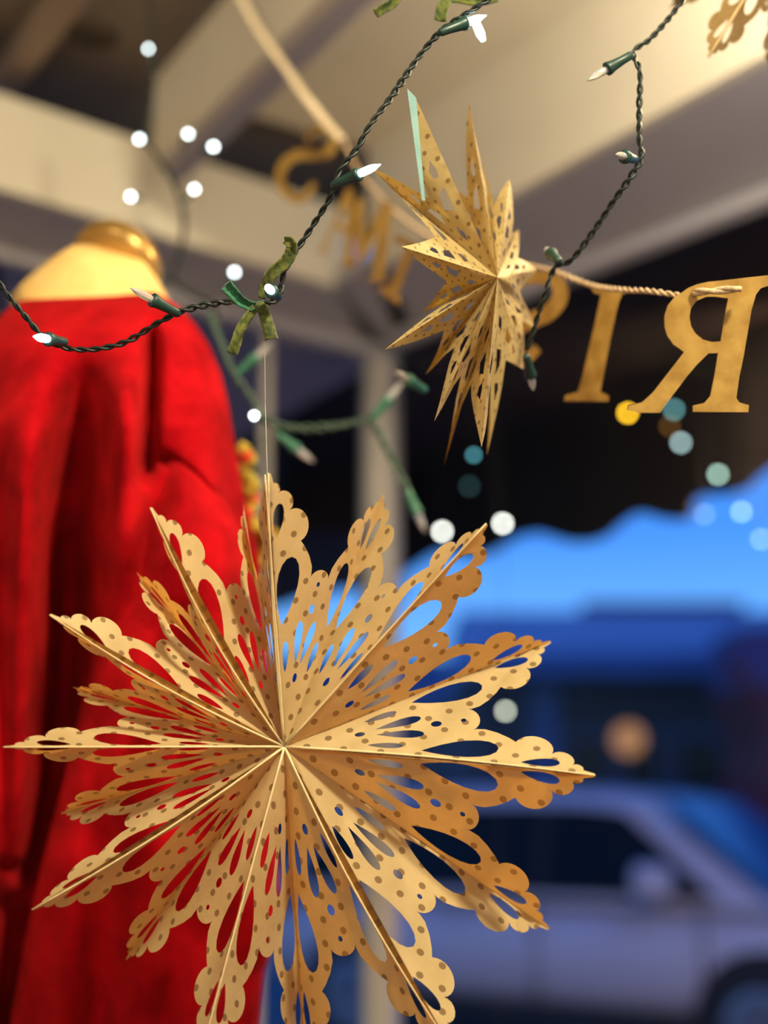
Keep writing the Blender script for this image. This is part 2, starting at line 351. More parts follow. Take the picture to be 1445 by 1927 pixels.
obj('valance', v_, [f for i in range(n-1) for f in ((i, i+1, n+i+1, n+i), (2*n+i, 3*n+i, 3*n+i+1, 2*n+i+1), (i, 2*n+i, 2*n+i+1, i+1))], M_DARK, can)
struct(obj('trim_7', *prism(flat([(0, 462), (728, 668), (700, 690), (500, 800), (400, 850), (0, 900)], 2.505), dz=.02), M_CANOPY_LIT))
# far shops
def fbox(px0, px1, py0, py1, d_, dep, name, m, parent, push=0):
    a = P(px0, py1, d_); Y = a.y-push; s_ = Y/a.y
    x0 = (px0-722.5)/FPX; 
    def pt(px, py):
        r = ray(px, py); return CAM+r*(Y/r.y)
    q = [pt(px0, py1), pt(px1, py1), pt(px1, py0), pt(px0, py0)]
    return obj(name, *prism(q, vec=(0, dep, 0)), m, parent)
b1 = thing('shop_building', P(1150, 1500, 17), 'blue-lit shop building across the street with long blue awning', 'building')
fbox(862, 1500, 1262, 1765, 17, 3, 'wall', M_NAVY, b1)
fbox(862, 1500, 1150, 1262, 17, 3, 'fascia', M_BLUEF, b1, 0)
fbox(900, 1500, 1225, 1268, 17, .9, 'awning', M_BLUEW, b1, 1.0)
for x0, x1 in ((1060, 1150), (1170, 1250), (1270, 1370)):
    wv_ = fbox(x0, x1, 1380, 1500, 17, .05, 'window', M_BLUEW, b1, .06)
    fbox(x0+8, x1-8, 1388, 1490, 17, .02, 'pane', M_CARG, wv_, .09)
fbox(1000, 1050, 1290, 1520, 17, .06, 'column', M_BLUEW, b1, .3)
fbox(1100, 1400, 1132, 1152, 17.5, .5, 'parapet', M_DRED, b1)
lampc = P(1180, 1392, 16.4)
lw = obj('wall_lamp', *lathe(lampc, (0, -1, 0), [(.05, 0), (.16, .05), (.16, .12), (.05, .2)], 12), emis('amber_lamp', (1, .45, .12), .55), b1)
b2 = thing('red_building', P(1430, 1500, 15), 'dark red building front at the right edge across the street', 'building')
for pg in ([(1405, 1290), (1480, 1290), (1480, 1800), (1330, 1800), (1440, 1400)],):
    q = [P(x, y, 14) for x, y in pg]; obj('gable_wall', *prism([Vector((p.x, P(1430, 1400, 14).y, p.z)) for p in q], vec=(0, 1.5, 0)), M_DRED, b2)
q = [P(x, y, 14) for x, y in [(1372, 1240), (1392, 1240), (1460, 1370), (1440, 1380)]]
obj('brace', *prism(q, vec=(0, .3, 0)), M_DRED, b2)
fbox(1390, 1800, 1180, 1292, 14, 1.2, 'lintel', mat('mauve_wall', (.10, .05, .16), .8), b2)
b3 = thing('low_building', P(500, 1500, 22), 'low navy building left of the blue-lit shop', 'building')
fbox(300, 900, 1236, 1700, 22, 3, 'wall', M_BLUEW, b3)
fbox(300, 900, 1330, 1700, 22, .5, 'shopfront', M_NAVY, b3, .6)
# ------------------------------------------------------------------ white car
def car():
    o = bpy.data.objects.new('parked_car', None); COL.objects.link(o)
    tag(o, 'white sport utility car parked across the pavement outside the window', 'car')
    def cobj(name, v, f, m, p=o, smooth=False, label=None):
        me = bpy.data.meshes.new(name); me.from_pydata([Vector(x) for x in v], [], f); me.materials.append(m)
        if smooth: me.polygons.foreach_set('use_smooth', [True]*len(me.polygons))
        x = bpy.data.objects.new(name, me); COL.objects.link(x); x.parent = p
        if label: x['label'] = label
        return x
    def loft(st, seg=28, pw=3.2):
        V = []; F = []
        for x, zb, zt, hw in st:
            for k in range(seg):
                a = 2*math.pi*k/seg; c, s = math.cos(a), math.sin(a)
                V.append((x, hw*math.copysign(abs(c)**(2/pw), c), (zb+zt)/2+(zt-zb)/2*math.copysign(abs(s)**(2/pw), s)))
        for i in range(len(st)-1):
            for k in range(seg): F.append((i*seg+k, i*seg+(k+1) % seg, (i+1)*seg+(k+1) % seg, (i+1)*seg+k))
        F += [tuple(reversed(range(seg))), tuple(range((len(st)-1)*seg, len(st)*seg))]
        return V, F
    cobj('body', *loft([(-2.38, .42, .95, .70), (-2.33, .34, 1.02, .84), (-2.1, .3, 1.05, .92), (-1.2, .28, 1.06, .94), (0, .27, 1.05, .95), (1.0, .27, 1.06, .94), (1.3, .28, 1.06, .92), (1.9, .3, .98, .90), (2.25, .34, .86, .82), (2.36, .42, .74, .66)]), M_CARP, smooth=True)
    # greenhouse
    V = []; st = [(-2.2, -1.88, .86, .70), (-1.3, -1.3, .88, .72), (-.2, -.2, .88, .73), (.5, .35, .88, .72), (1.45, .62, .86, .68)]
    zb, zr = [1.0]*5, [1.62, 1.70, 1.71, 1.68, 1.63]
    for (xb, xt, wb, wt), z0, z1 in zip(st, zb, zr):
        V += [(xb, -wb, z0), (xt, -wt, z1-.07), (xt, -wt+.1, z1), (xt, wt-.1, z1), (xt, wt, z1-.07), (xb, wb, z0)]
    F = [(i*6+k, (i+1)*6+k, (i+1)*6+k+1, i*6+k+1) for i in range(4) for k in range(5)] + [tuple(range(5, -1, -1)), tuple(range(24, 30))]
    cobj('cabin', V, F, M_CARP)
    def pane(name, pts, m, off=(0, -.012, 0)):
        return cobj(name, *prism(pts, vec=off), m)
    def side(x, z):   # point on side of cabin
        t = (z-1.0)/.66; return (x, -(.88-.155*t)-.004, z)
    for q in ([(-2.02, 1.08), (-1.25, 1.06), (-1.25, 1.58), (-1.72, 1.55)], [(-1.17, 1.06), (-.12, 1.05), (-.12, 1.60), (-1.17, 1.59)], [(-.04, 1.05), (1.10, 1.06), (.48, 1.56), (.25, 1.59), (-.04, 1.60)]):
        pane('side_window', [side(*p) for p in q], M_CARG)
    pane('windscreen', [(1.36, -.76, 1.09), (1.36, .76, 1.09), (.70, .60, 1.60), (.70, -.60, 1.60)], M_CARW, (.03, 0, .03))
    pane('window_pillar', [side(-1.28, 1.06), side(-.02, 1.05), side(-.02, 1.595), side(-1.28, 1.575)], M_TYRE, (0, -.006, 0))
    mir = cobj('door_mirror', *loft([(.83, 1.08, 1.22, .06), (.86, 1.04, 1.26, .10), (1.0, 1.05, 1.25, .10), (1.06, 1.1, 1.2, .05)], 14), M_CARP, smooth=True)
    mir.location = (-.18, -1.03, 0)
    for x in (-1.42, 1.38):
        cobj('wheel_arch', *lathe((x, -.90, .36), (0, -1, 0), [(.43, 0), (.43, .055), (.40, .06)], 28), M_TYRE)
        wl = cobj('wheel', *lathe((x, -.93, .35), (0, -1, 0), [(.30, 0), (.35, .02), (.355, .07), (.30, .085)], 28), M_TYRE)
        cobj('rim', *lathe((x, -1.005, .35), (0, -1, 0), [(.21, 0), (.23, .012), (.19, .02), (.05, .015), (.04, .03)], 20), M_RIM, wl)
        cobj('wheel', *lathe((x, .7, .35), (0, 1, 0), [(.30, 0), (.35, .02), (.355, .2), (.30, .22)], 28), M_TYRE)
    cobj('sill_cladding', *boxv((-1.05, -.955, .25), (1.0, -.90, .40)), M_TYRE)
    for x in (-.75, .45): cobj('door_handle', *boxv((x, -.975, .90), (x+.2, -.94, .935)), M_CARP)
    for x in (-.08, 1.02, -1.2): cobj('door_seam', *boxv((x, -.956, .42), (x+.012, -.935, 1.03)), M_TYRE)
    cobj('tail_light', *boxv((-2.3, -.92, .85), (-2.05, -.80, 1.0)), mat('tail_lens', (.18, .01, .01), .3))
    cobj('head_lamp', *boxv((2.0, -.90, .72), (2.27, -.72, .86)), mat('head_lens', (.5, .5, .55), .1))
    return o
c = car(); c.location = (1.52, 10.0, -.15); c.rotation_euler = (0, 0, R(-33))
# ------------------------------------------------------------------ small lamps standing in for string lights reflected in the glass
sl = thing('reflected_light_strand', P(1100, 900, 5), 'tiny round lamps beyond the window glass standing in for reflected string lights', 'string lights')
BK = [(832, 1000, 25, 0, 6), (946, 985, 24, 0, 6), (951, 1338, 24, 1, 3.0), (1281, 833, 21, 2, 2.4), (1268, 771, 19, 3, 1.4), (1351, 893, 20, 4, 2.6), (1395, 963, 18, 5, 2.0), (1325, 968, 17, 5, .8), (1432, 1015, 18, 5, 1.4), (883, 915, 20, 6, .35), (1181, 777, 20, 7, 5.5), (1260, 802, 20, 8, .5)]
bc = [(.85, .86, .78), (.75, .80, .62), (.55, .80, .78), (.25, .70, .72), (.55, .88, .72), (.5, .8, 1), (.12, .35, .38), (1, .55, .02), (.65, .28, .03)]
for i, (x, y, r_, ci, s_) in enumerate(BK):
    dd = 3.12; p_ = P(x, y, dd)
    wire = obj('lamp_wire', *tube([p_+Vector((0, 0, .006)), Vector((p_.x, p_.y, 2.55))], .0008, 5), M_WIRE, sl)
    obj('lamp', *lathe(p_+Vector((0, 0, -.005)), (0, 0, 1), [(.002, 0), (.005, .002), (.006, .005), (.005, .008), (.002, .010)], 10), emis('reflection_lamp_%s' % 'abcdefghijkl'[i], bc[ci], s_*4), wire, True)
tp = P(891, 857, 2.2)
t_ = thing('tiny_cyan_light', tp, 'tiny cyan light point just below the spiky paper star', 'light')
obj('lamp', *lathe(tp, (0, -1, 0), [(.002, 0), (.0035, .002), (.0035, .004), (.001, .006)], 10), emis('cyan_led', (.2, .85, 1), 3), t_, True)
obj('lamp_wire', *tube([tp, Vector((tp.x, tp.y, 2.6))], .0006, 4), M_DARK, t_)
# ------------------------------------------------------------------ paper stars
def arc(p, q, h, n=8):
    p, q = Vector(p), Vector(q); c_ = q-p; L = c_.length; nr = Vector((-c_.y, c_.x)).normalized() * (1 if h < 0 else -1); h = abs(h)*L
    out = []
    for i in range(1, n):
        t = i/n; a = math.pi*t; out.append(p+c_*(.5-.5*math.cos(a))+nr*h*math.sin(a))
    return [tuple(o) for o in out]
def td(tip, end, wd, m=1.2, n=18):
    tip, end = Vector(tip), Vector(end); c_ = (tip+end)/2; ax = (tip-end)/2; nr = Vector((-ax.y, ax.x)).normalized(); out = []
    for i in range(n):
        t = 2*math.pi*i/n; out.append(tuple(c_+ax*math.cos(t)+nr*wd*1.25*math.sin(t)*abs(math.sin(t/2))**m))
    return out
def ell(c_, a, b, n=10): return [(c_[0]+a*math.cos(2*math.pi*i/n), c_[1]+b*math.sin(2*math.pi*i/n)) for i in range(n)]
PHI = R(38)
def mir(p, phi=PHI):   # mirror across bisector
    x, y = p; c_, s = math.cos(phi), math.sin(phi); return (x*c_+y*s, x*s-y*c_)
def fromb(p, phi=PHI):  # bisector frame to paper frame
    c_, s = math.cos(phi/2), math.sin(phi/2); return (p[0]*c_-p[1]*s, p[0]*s+p[1]*c_)
def snow_motif():
    h = [(1, 0), (.997, .008), (.960, .018)]
    h += arc((.960, .016), (.925, .036), .36) + [(.925, .036)]
    h += arc((.925, .036), (.855, .078), .40) + [(.855, .078)]
    h += arc((.855, .078), (.735, .116), .42, 12) + [(.735, .116)]
    h += [(.71, .132), (.67, .150), (.63, .160), (.60, .157), (.580, .146)]
    hm = [mir(p) for p in reversed(h)]
    lobe = arc(h[-1], hm[0], .42, 10)
    out = h+lobe+hm+[(0, 0)]
    holes = []
    for H in (td((.445, .030), (.685, .078), .043, .9), td((.765, .022), (.885, .040), .020, .8)):
        holes += [H, [mir(p) for p in H]]
    for H in (td((.295, .012), (.45, .038), .019), td((.265, .055), (.375, .082), .013, .7)):
        holes += [[fromb(p) for p in H], [fromb((p[0], -p[1])) for p in H]]
    holes += [[fromb(p) for p in ell((.495, 0), .018, .013)], [fromb(p) for p in ell((.585, 0), .009, .008)], [fromb(p) for p in ell((.245, 0), .017, .010)]]
    return out, holes
def spike_motif(phi):
    nb = .56
    h = [(1, 0)] + [(1+(nb*math.cos(phi/2)-1)*t, nb*math.sin(phi/2)*t) for t in (.25, .5, .75)]
    nt_ = (nb*math.cos(phi/2), nb*math.sin(phi/2))
    out = h+[nt_]+[mir(p, phi) for p in reversed(h)]+[(0, 0)]
    holes = []
    for H in ([(.60, .05), (.64, .045), (.70, .055), (.65, .088), (.61, .08)], [(.41, .055), (.55, .050), (.52, .10), (.44, .12)]):
        holes += [H, [mir(p, phi) for p in H]]
    holes += [[fromb(p, phi) for p in [(.25, 0), (.30, .028), (.36, 0), (.30, -.028)]]]
    return out, holes
def inpoly(x, y, poly):
    r = False; j = len(poly)-1
    for i in range(len(poly)):
        xi, yi = poly[i]; xj, yj = poly[j]
        if (yi > y) != (yj > y) and x < (xj-xi)*(y-yi)/(yj-yi)+xi: r = not r
        j = i
    return r
def triangulate(out, holes, step=.05):
    pts = []; edges = []
    for lp in [out]+holes:
        o = len(pts); pts += [Vector(p) for p in lp]; edges += [(o+i, o+(i+1) % len(lp)) for i in range(len(lp))]
    x = step
    while x < 1:
        y = step/2
        while y < .62:
            if inpoly(x, y, out) and not any(inpoly(x, y, H) for H in holes):
                pts.append(Vector((x+random.uniform(-.005, .005), y)))
            y += step*.8
        x += step
    for k in range(1, 24): pts.append(Vector((k/24, 1e-5)))
    vs, _, fs, *_r = delaunay_2d_cdt(pts, edges, [], 1, 1e-5)
    F = []
    for f in fs:
        cx = sum(vs[i].x for i in f)/len(f); cy = sum(vs[i].y for i in f)/len(f)
        if not any(inpoly(cx, cy, H) for H in holes) and inpoly(cx, cy, out): F.append(tuple(f))
    return [tuple(v) for v in vs], F
SNOW = triangulate(*snow_motif())
PH2 = R(40); SPIKE = triangulate(*spike_motif(PH2))
def remap(f, k0, k1):
    return (f**3-2*f*f+f)*k0+(-2*f**3+3*f*f)+(f**3-f*f)*k1
def star(name, label, C_, creases, tri, phi, m, medge, curl=.006, group=None, edges=True, bend=None, slopes=None):
    root = thing(name, C_, label, 'paper star', group)
    vs, F = tri; n = len(creases)
    bends = {}
    tips = [P(*c_[:3])-C_ for c_ in creases]
    avg = [sum((t[k] for t in tips))/n for k in range(3)]
    viewd = (CAM-C_).normalized()
    for i in range(n):
        A, Bv = tips[i], tips[(i+1) % n]
        if creases[i][3] == 'v': A, Bv = Bv, A; ka, kb = (i+1) % n, i
        else: ka, kb = i, (i+1) % n
        nr = A.cross(Bv).normalized()
        if nr.dot(viewd) < 0: nr = -nr
        c_, s = math.cos(phi), math.sin(phi)
        rnd = random.uniform(-1, 1); r2 = random.uniform(-1, 1)
        def b_off(k, rr): # bowing of a crease (continuous between neighbours)
            q = bend[k] if bend and k in bend else (0, 0)
            return (RT*q[0]-UPV*q[1])*math.sin(min(rr, 1)*math.pi)/FPX*C_depth
        V = []
        for x, y in vs:
            b = y/s; a = x-b*c_; mt = a+b
            if slopes and i in slopes and mt > 1e-4:
                f_ = min(1, max(0, b/mt)); f2 = remap(f_, *slopes[i])
                AB = A*(mt*(1-f2))+Bv*(mt*f2); A0 = A*a+Bv*b; dpt = A0.dot(FWD)-AB.dot(FWD); base = AB+FWD*dpt
            else: base = A*a+Bv*b
            rr = math.hypot(x, y); th = math.atan2(y, x)/phi if rr > 1e-6 else 0
            th = min(1, max(0, th))
            p = base+nr*math.sin(th*math.pi)*(curl*(.5+.5*rnd)*rr*rr*3+curl*.7*r2*math.sin(rr*7))
            if bend: p = p+b_off(ka, rr)*(1-th)+b_off(kb, rr)*th
            V.append(C_+p)
        po = obj('paper_panel', V, F, m, root, True, uvs=[(x+.013*i, y+.031*(i % 5)) for x, y in vs])
    if edges:
        for i in range(n):
            if creases[i][3] == 'r':
                A = tips[i]; pts = [C_+A*t+((RT*bend[i][0]-UPV*bend[i][1])*math.sin(t*math.pi)/FPX*C_depth if bend and i in bend else Vector((0, 0, 0))) for t in [k/12 for k in range(13)]]
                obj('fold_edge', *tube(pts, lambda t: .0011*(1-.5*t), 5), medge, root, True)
    return root
C_depth = 1.08
CS = P(535, 1405, C_depth)
NE, FA = -.045, .085
D0 = C_depth
DN0 = 1.10
creases = [(505, 890, D0+NE, 'r'), (500, 900, D0+FA, 'v'), (499, 893, D0+NE, 'r'), (458, 950, D0+FA, 'v'), (283, 955, D0+NE, 'r'), (258, 1078, D0+FA, 'v'), (93, 1157, D0+NE, 'r'), (138, 1293, D0+FA, 'v'),
           (6, 1406, D0+NE, 'r'), (116, 1530, D0+FA, 'v'), (60, 1712, D0+NE, 'r'), (238, 1805, D0+FA, 'v'), (378, 1985, D0+NE, 'r'), (575, 1990, D0+FA, 'v'),
           (850, 1975, D0+NE, 'r'), (1033, 1748, D0+FA, 'v'), (1120, 1459, D0+NE, 'r'), (1036, 1207, D0+FA, 'v'), (915, 985, D0+NE, 'r'), (722, 932, D0+FA, 'v')]
st1 = star('snowflake_paper_star', 'large gold paper snowflake star with dark dots and scalloped points', CS, creases, SNOW, PHI, M_GOLD, M_PALE, .0035,
           bend={0: (-6, 0), 4: (-14, 8), 6: (-8, 10), 10: (10, 6), 14: (-12, 8), 18: (10, -12), 16: (0, -6)},
           slopes={2: (.5, .5), 3: (1.25, .45), 4: (.06, .7), 5: (1.1, .55), 6: (.06, .7), 7: (.5, .7), 8: (.35, .7), 9: (.55, .7), 10: (.8, .65), 11: (.5, .6), 12: (1.05, .95), 13: (.3, .7), 15: (.85, .95), 16: (.75, .95), 18: (.18, .9), 19: (1.15, .85)})
obj('hanging_thread', *tube([P(503, 893, D0), P(499, 760, D0+.02), P(498, 600, DN0)], .0002, 5), M_THREAD, st1)
# spiky star
D1 = 1.14; C1 = P(936, 522, D1); C_depth = D1
cr2 = [(882, 188, D1+.03, 'r'), (828, 330, D1+.10, 'v'), (781, 182, D1-.03, 'r'), (699, 316, D1+.02, 'v'), (755, 464, D1-.09, 'r'), (790, 590, D1+.03, 'v'),
       (724, 658, D1-.07, 'r'), (800, 705, D1+.05, 'v'), (817, 793, D1-.05, 'r'), (835, 877, D1+.05, 'v'), (906, 842, D1-.04, 'r'), (916, 857, D1+.06, 'v'), (985, 695, D1+.09, 'r'),
       (1010, 620, D1+.16, 'v'), (1010, 508, D1+.10, 'r'), (975, 430, D1+.15, 'v'), (959, 338, D1+.07, 'r'), (905, 280, D1+.14, 'v')]
st2 = star('spiky_paper_star', 'smaller gold paper star with long sharp spikes and cut-out windows, seen edge-on', C1, cr2, SPIKE, PH2, M_GOLD2, M_PALE, .004, edges=False, slopes={0: (1.8, .6), 2: (2.4, 1.0), 3: (.6, 1.3), 17: (.15, 1), 6: (.7, 1), 8: (.6, 1), 10: (.6, 1)})
# flap at its upper tip, turquoise light put into its colour
obj('paper_flap', *prism([P(766, 166, D1-.035), P(783, 184, D1-.03), P(800, 378, D1-.01), P(794, 377, D1-.012)], vec=(0, .0006, 0)), mat('aqua_light_tint', (.20, .38, .37), .6, col2=(.25, .44, .42), nscale=50), st2)
# brown star hanging above right
D2 = 1.25; C2 = P(1512, -185, D2); C_depth = D2
cr3 = []
angs = [i*20 for i in range(18)]
for i, a in enumerate(angs):
    Lr = 345 if i % 2 == 0 else 322
    a2 = R(a+238.5)
    cr3.append((1512+Lr*math.cos(a2), -185-Lr*math.sin(a2), D2+(NE*.6 if i % 2 == 0 else .07), 'r' if i % 2 == 0 else 'v'))
star('marbled_paper_star', 'brown marbled paper star at the upper right corner, lower points only in view', C2, cr3, SNOW, PHI, M_BROWN, M_PALE, .005)
# ------------------------------------------------------------------ garland letters
def letter(name, label, poly, holes, dl, dr, xl, xr, th=.0022):
    # flat card letter: depth varies linearly from left to right
    pts = []; edges = []
    for lp in [poly]+holes:
        o = len(pts); pts += [Vector(p) for p in lp]; edges += [(o+i, o+(i+1) % len(lp)) for i in range(len(lp))]
    vs, _, fs, *_r = delaunay_2d_cdt(pts, edges, [], 1, 1e-4)
    F = [tuple(f) for f in fs if not any(inpoly(sum(vs[i].x for i in f)/3, sum(vs[i].y for i in f)/3, H) for H in holes)]
    def d_(x): return dl+(dr-dl)*(x-xl)/(xr-xl)
    V = [P(v.x, v.y, d_(v.x)) for v in vs]; n_ = len(V)
    V2 = V+[v+FWD*th for v in V]
    F2 = F+[tuple(reversed([i+n_ for i in f])) for f in F]
    ec = {}
    for f in F:
        for i in range(len(f)):
            e_ = (f[i], f[(i+1) % len(f)]); ec[e_] = 1
    for (a, b) in ec:
        if (b, a) not in ec: F2.append((b, a, a+n_, b+n_))
    o = obj(name, V2, F2, M_LETTER)
    return tag(o, label, 'letter', None)
def zc(pts, ox, oy, sc): return [(ox+x/sc, oy+y/sc) for x, y in pts]
Rp = zc([(960, 330), (1000, 302), (1050, 282), (1110, 269), (1180, 262), (1300, 248), (1445, 232), (1560, 222), (1560, 262), (1445, 292), (1405, 305), (1378, 340), (1352, 430), (1330, 560), (1310, 680), (1285, 800), (1268, 920), (1285, 945), (1338, 960), (1335, 1000), (1025, 998), (1024, 962), (1090, 948), (1122, 910), (1148, 780), (1165, 668), (1112, 670), (1050, 730), (990, 800), (930, 880), (870, 960), (840, 1003), (730, 1003), (655, 988), (662, 962), (740, 945), (800, 890), (870, 800), (940, 710), (975, 662), (915, 620), (880, 570), (866, 520), (865, 460), (885, 400), (925, 350)], 960, 440, 2.979)
Rh = zc([(1222, 362), (1200, 480), (1180, 603), (1130, 606), (1080, 592), (1040, 560), (1015, 520), (1005, 470), (1012, 420), (1045, 375), (1100, 352), (1150, 352)], 960, 440, 2.979)
letter('letter_r', 'big mottled gold card letter R, reversed, threaded by twine at right edge', Rp, [Rh], 1.155, 1.11, 1180, 1480)
Ip = zc([(450, 298), (660, 302), (655, 330), (625, 340), (612, 375), (592, 450), (560, 600), (525, 780), (505, 885), (555, 910), (550, 940), (305, 936), (310, 906), (380, 885), (405, 800), (440, 650), (480, 480), (508, 340), (470, 330)], 960, 440, 2.979)
letter('letter_i', 'gold card letter I hanging left of the reversed R', Ip, [], 1.30, 1.25, 1060, 1180)
def stroke(path, hw):
    ps = spline([Vector((x, y, 0)) for x, y in path], 6); L_, R_ = [], []
    for i, p in enumerate(ps):
        t = (ps[min(i+1, len(ps)-1)]-ps[max(i-1, 0)]).normalized(); n_ = Vector((-t.y, t.x, 0)); h_ = hw(i/(len(ps)-1)) if callable(hw) else hw
        L_.append(tuple((p+n_*h_)[:2])); R_.append(tuple((p-n_*h_)[:2]))
    return L_+R_[::-1]
def letters_s(name, label, path, hw, dl, dr, xl, xr): letter(name, label, stroke(path, hw), [], dl, dr, xl, xr)
letters_s('letter_s', 'gold card letter S half hidden behind the spiky paper star', [(975, 530), (1015, 522), (1050, 534), (1053, 562), (1030, 590), (990, 606), (962, 625), (958, 655), (985, 676), (1012, 655)], lambda t: 9+7*math.sin(math.pi*t), 1.42, 1.36, 950, 1060)
letters_s('letter_s', 'blurred gold card letter S farthest left on the garland', [(577, 268), (590, 243), (618, 246), (630, 262), (618, 286), (590, 292), (560, 292), (535, 308), (526, 335), (537, 362), (562, 376), (580, 362), (592, 345)], lambda t: 5+4*math.sin(math.pi*t), 1.85, 1.80, 520, 640)
Ap = [(652, 355), (664, 352), (668, 500), (675, 506), (640, 500), (650, 492), (652, 440), (628, 428), (612, 470), (618, 478), (596, 474), (606, 466)]
letter('letter_a', 'blurred slim gold card letter A between letters S and M', Ap, [[(651, 385), (652, 428), (633, 418)]], 1.78, 1.74, 596, 680)
Mp = [(722, 378), (738, 382), (722, 520), (734, 530), (690, 528), (702, 516), (712, 430), (678, 492), (670, 492), (668, 420), (655, 488), (664, 498), (644, 494), (650, 484), (672, 372), (684, 374), (684, 450)]
letter('letter_m', 'blurred gold card letter M just left of the spiky star', Mp, [], 1.72, 1.66, 644, 740)
Tp = [(745, 440), (772, 452), (805, 470), (800, 485), (782, 470), (758, 530), (750, 552), (756, 572), (745, 572), (712, 548), (716, 538), (734, 540), (765, 462), (742, 455)]
letter('letter_t', 'blurred gold card letter T poking out below the spiky star', Tp, [], 1.60, 1.52, 712, 805)
tw = [P(*q) for q in [(425, -60, 2.05), (455, 0, 2.0), (485, 55, 1.96), (520, 105, 1.92), (545, 140, 1.90), (575, 185, 1.86), (605, 222, 1.79), (640, 262, 1.76)]]
o = obj('cotton_twine', *twist(spline(tw), .0034, .03, 2, seg=6), M_TWINEP, None, True); tag(o, 'pale blurred twine running up to the ceiling beam at top left', 'twine')
tw = [P(*q) for q in [(648, 268, 1.75), (680, 330, 1.74), (740, 395, 1.68), (800, 440, 1.58), (870, 475, 1.48), (945, 492, 1.38), (1000, 500, 1.33), (1050, 513, 1.30), (1110, 536, 1.27), (1165, 545, 1.22), (1225, 548, 1.18), (1280, 556, 1.16), (1300, 552, 1.145)]]
o = obj('jute_twine', *twist(spline(tw), .0014, .016, 2, seg=6), M_TWINE, None, True); tag(o, 'brown jute twine stringing the gold letters together', 'twine')
tw2 = [P(*q) for q in [(1304, 551, 1.136), (1318, 549, 1.128), (1350, 547, 1.118), (1385, 544, 1.109), (1402, 543, 1.112)]]
o2 = obj('twine_loop', *twist(spline(tw2), .0021, .05, 2, seg=8, loose=.6), M_TWINE, o, True); o2.location = (0, 0, 0)
# ------------------------------------------------------------------ string lights
def socket_light(parent, base, d_, lit, sc=1.0, ms=None, far=False):
    d_ = Vector(d_).normalized()
    s_ = obj('socket', *lathe(base, d_, [(.0022*sc, 0), (.0034*sc, .002*sc), (.0036*sc, .010*sc), (.0046*sc, .020*sc), (.0056*sc, .0235*sc), (.0056*sc, .0255*sc), (.0030*sc, .0258*sc)], 14), ms or M_SOCK, parent, True)
    b_ = obj('bulb', *lathe(Vector(base)+d_*.0245*sc, d_, [(.0026*sc, 0), (.0031*sc, .004*sc), (.0031*sc, .010*sc), (.0026*sc, .014*sc), (.0013*sc, .0175*sc), (.0004*sc, .0205*sc)], 12), lit if not isinstance(lit, bool) else (M_LIT if lit else M_CLEAR), s_, True)
    return s_
def led(parent, base, d_):
    s_ = obj('socket', *lathe(base, d_, [(.002, 0), (.003, .002), (.0035, .012), (.0035, .016)], 10), M_SOCK, parent, True)
    obj('bulb', *lathe(Vector(base)+Vector(d_).normalized()*.0155, d_, [(.0012, 0), (.0026, .0012), (.003, .003), (.0024, .005), (.001, .0062)], 10), M_LITW, s_, True)
def strand(name, label, path, lights, r=.0013, pitch=.020, sc=1.0, group=None, rnd=.6, ms=None, mw=None):
    pts = spline([P(*q) for q in path]); root = thing(name, pts[0], label, 'string lights', group)
    obj('wire', *twist(pts, r, pitch, 2, seg=6, rnd=rnd), mw or M_WIRE, root, True)
    for (px, py, pd), (qx, qy, qd), lit in lights:
        a = P(px, py, pd); b = P(qx, qy, qd)
        if lit is M_LITW: led(root, b-(b-a).normalized()*.019, b-a)
        else: socket_light(root, a, b-a, lit, sc, ms)
    return root
DN = 1.10
st = strand('string_lights', 'dark green twisted light string sweeping across the red sweater up to top centre',
    [(-40, 470, DN-.03), (0, 535, DN-.02), (45, 592, DN-.01), (90, 640, DN), (150, 658, DN), (230, 646, DN), (300, 606, DN), (350, 583, DN), (430, 568, DN+.01), (480, 575, DN+.01), (522, 560, DN+.01), (538, 505, DN+.01), (585, 430, DN+.01), (622, 370, DN), (638, 322, DN), (672, 280, DN), (695, 238, DN), (740, 178, DN+.01), (790, 105, DN+.02), (835, 55, DN+.02), (900, 12, DN+.02), (960, -30, DN+.02)],
    [((124, 644, DN-.005), (96, 639, DN-.025), True), ((524, 560, DN), (503, 540, DN-.04), True), ((624, 350, DN-.004), (692, 320, DN-.02), True), ((826, 62, DN+.01), (885, 40, DN+.02), True), ((338, 592, DN-.003), (312, 578, DN-.01), False)])
st['label'] = 'dark green twisted light string sweeping across the red sweater up to top centre'
obj('bulb', *lathe(P(893, 38, DN+.03), P(912, 82, DN+.03)-P(893, 38, DN+.03), [(.002, 0), (.0034, .004), (.0036, .012), (.002, .018)], 12), M_LIT, st, True)
DR = 1.14
strand('string_lights', 'dark green light string dropping past the spiky star on the right with unlit bulbs',
    [(1330, -60, DR+.04), (1272, 18, DR+.03), (1225, 72, DR+.02), (1192, 98, DR+.01), (1204, 135, DR), (1203, 200, DR), (1203, 260, DR), (1207, 295, DR), (1192, 325, DR), (1150, 385, DR+.01), (1110, 445, DR+.02), (1072, 492, DR+.03), (1045, 502, DR+.04), (1028, 545, DR+.04), (1010, 600, DR+.05), (992, 660, DR+.06)],
    [((1190, 102, DR), (1132, 136, DR-.005), False), ((1196, 300, DR-.003), (1180, 296, DR-.02), False), ((1052, 492, DR+.03), (1006, 448, DR+.10), False), ((990, 668, DR+.06), (1006, 744, DR+.10), False)], ms=None)
DF = 1.55
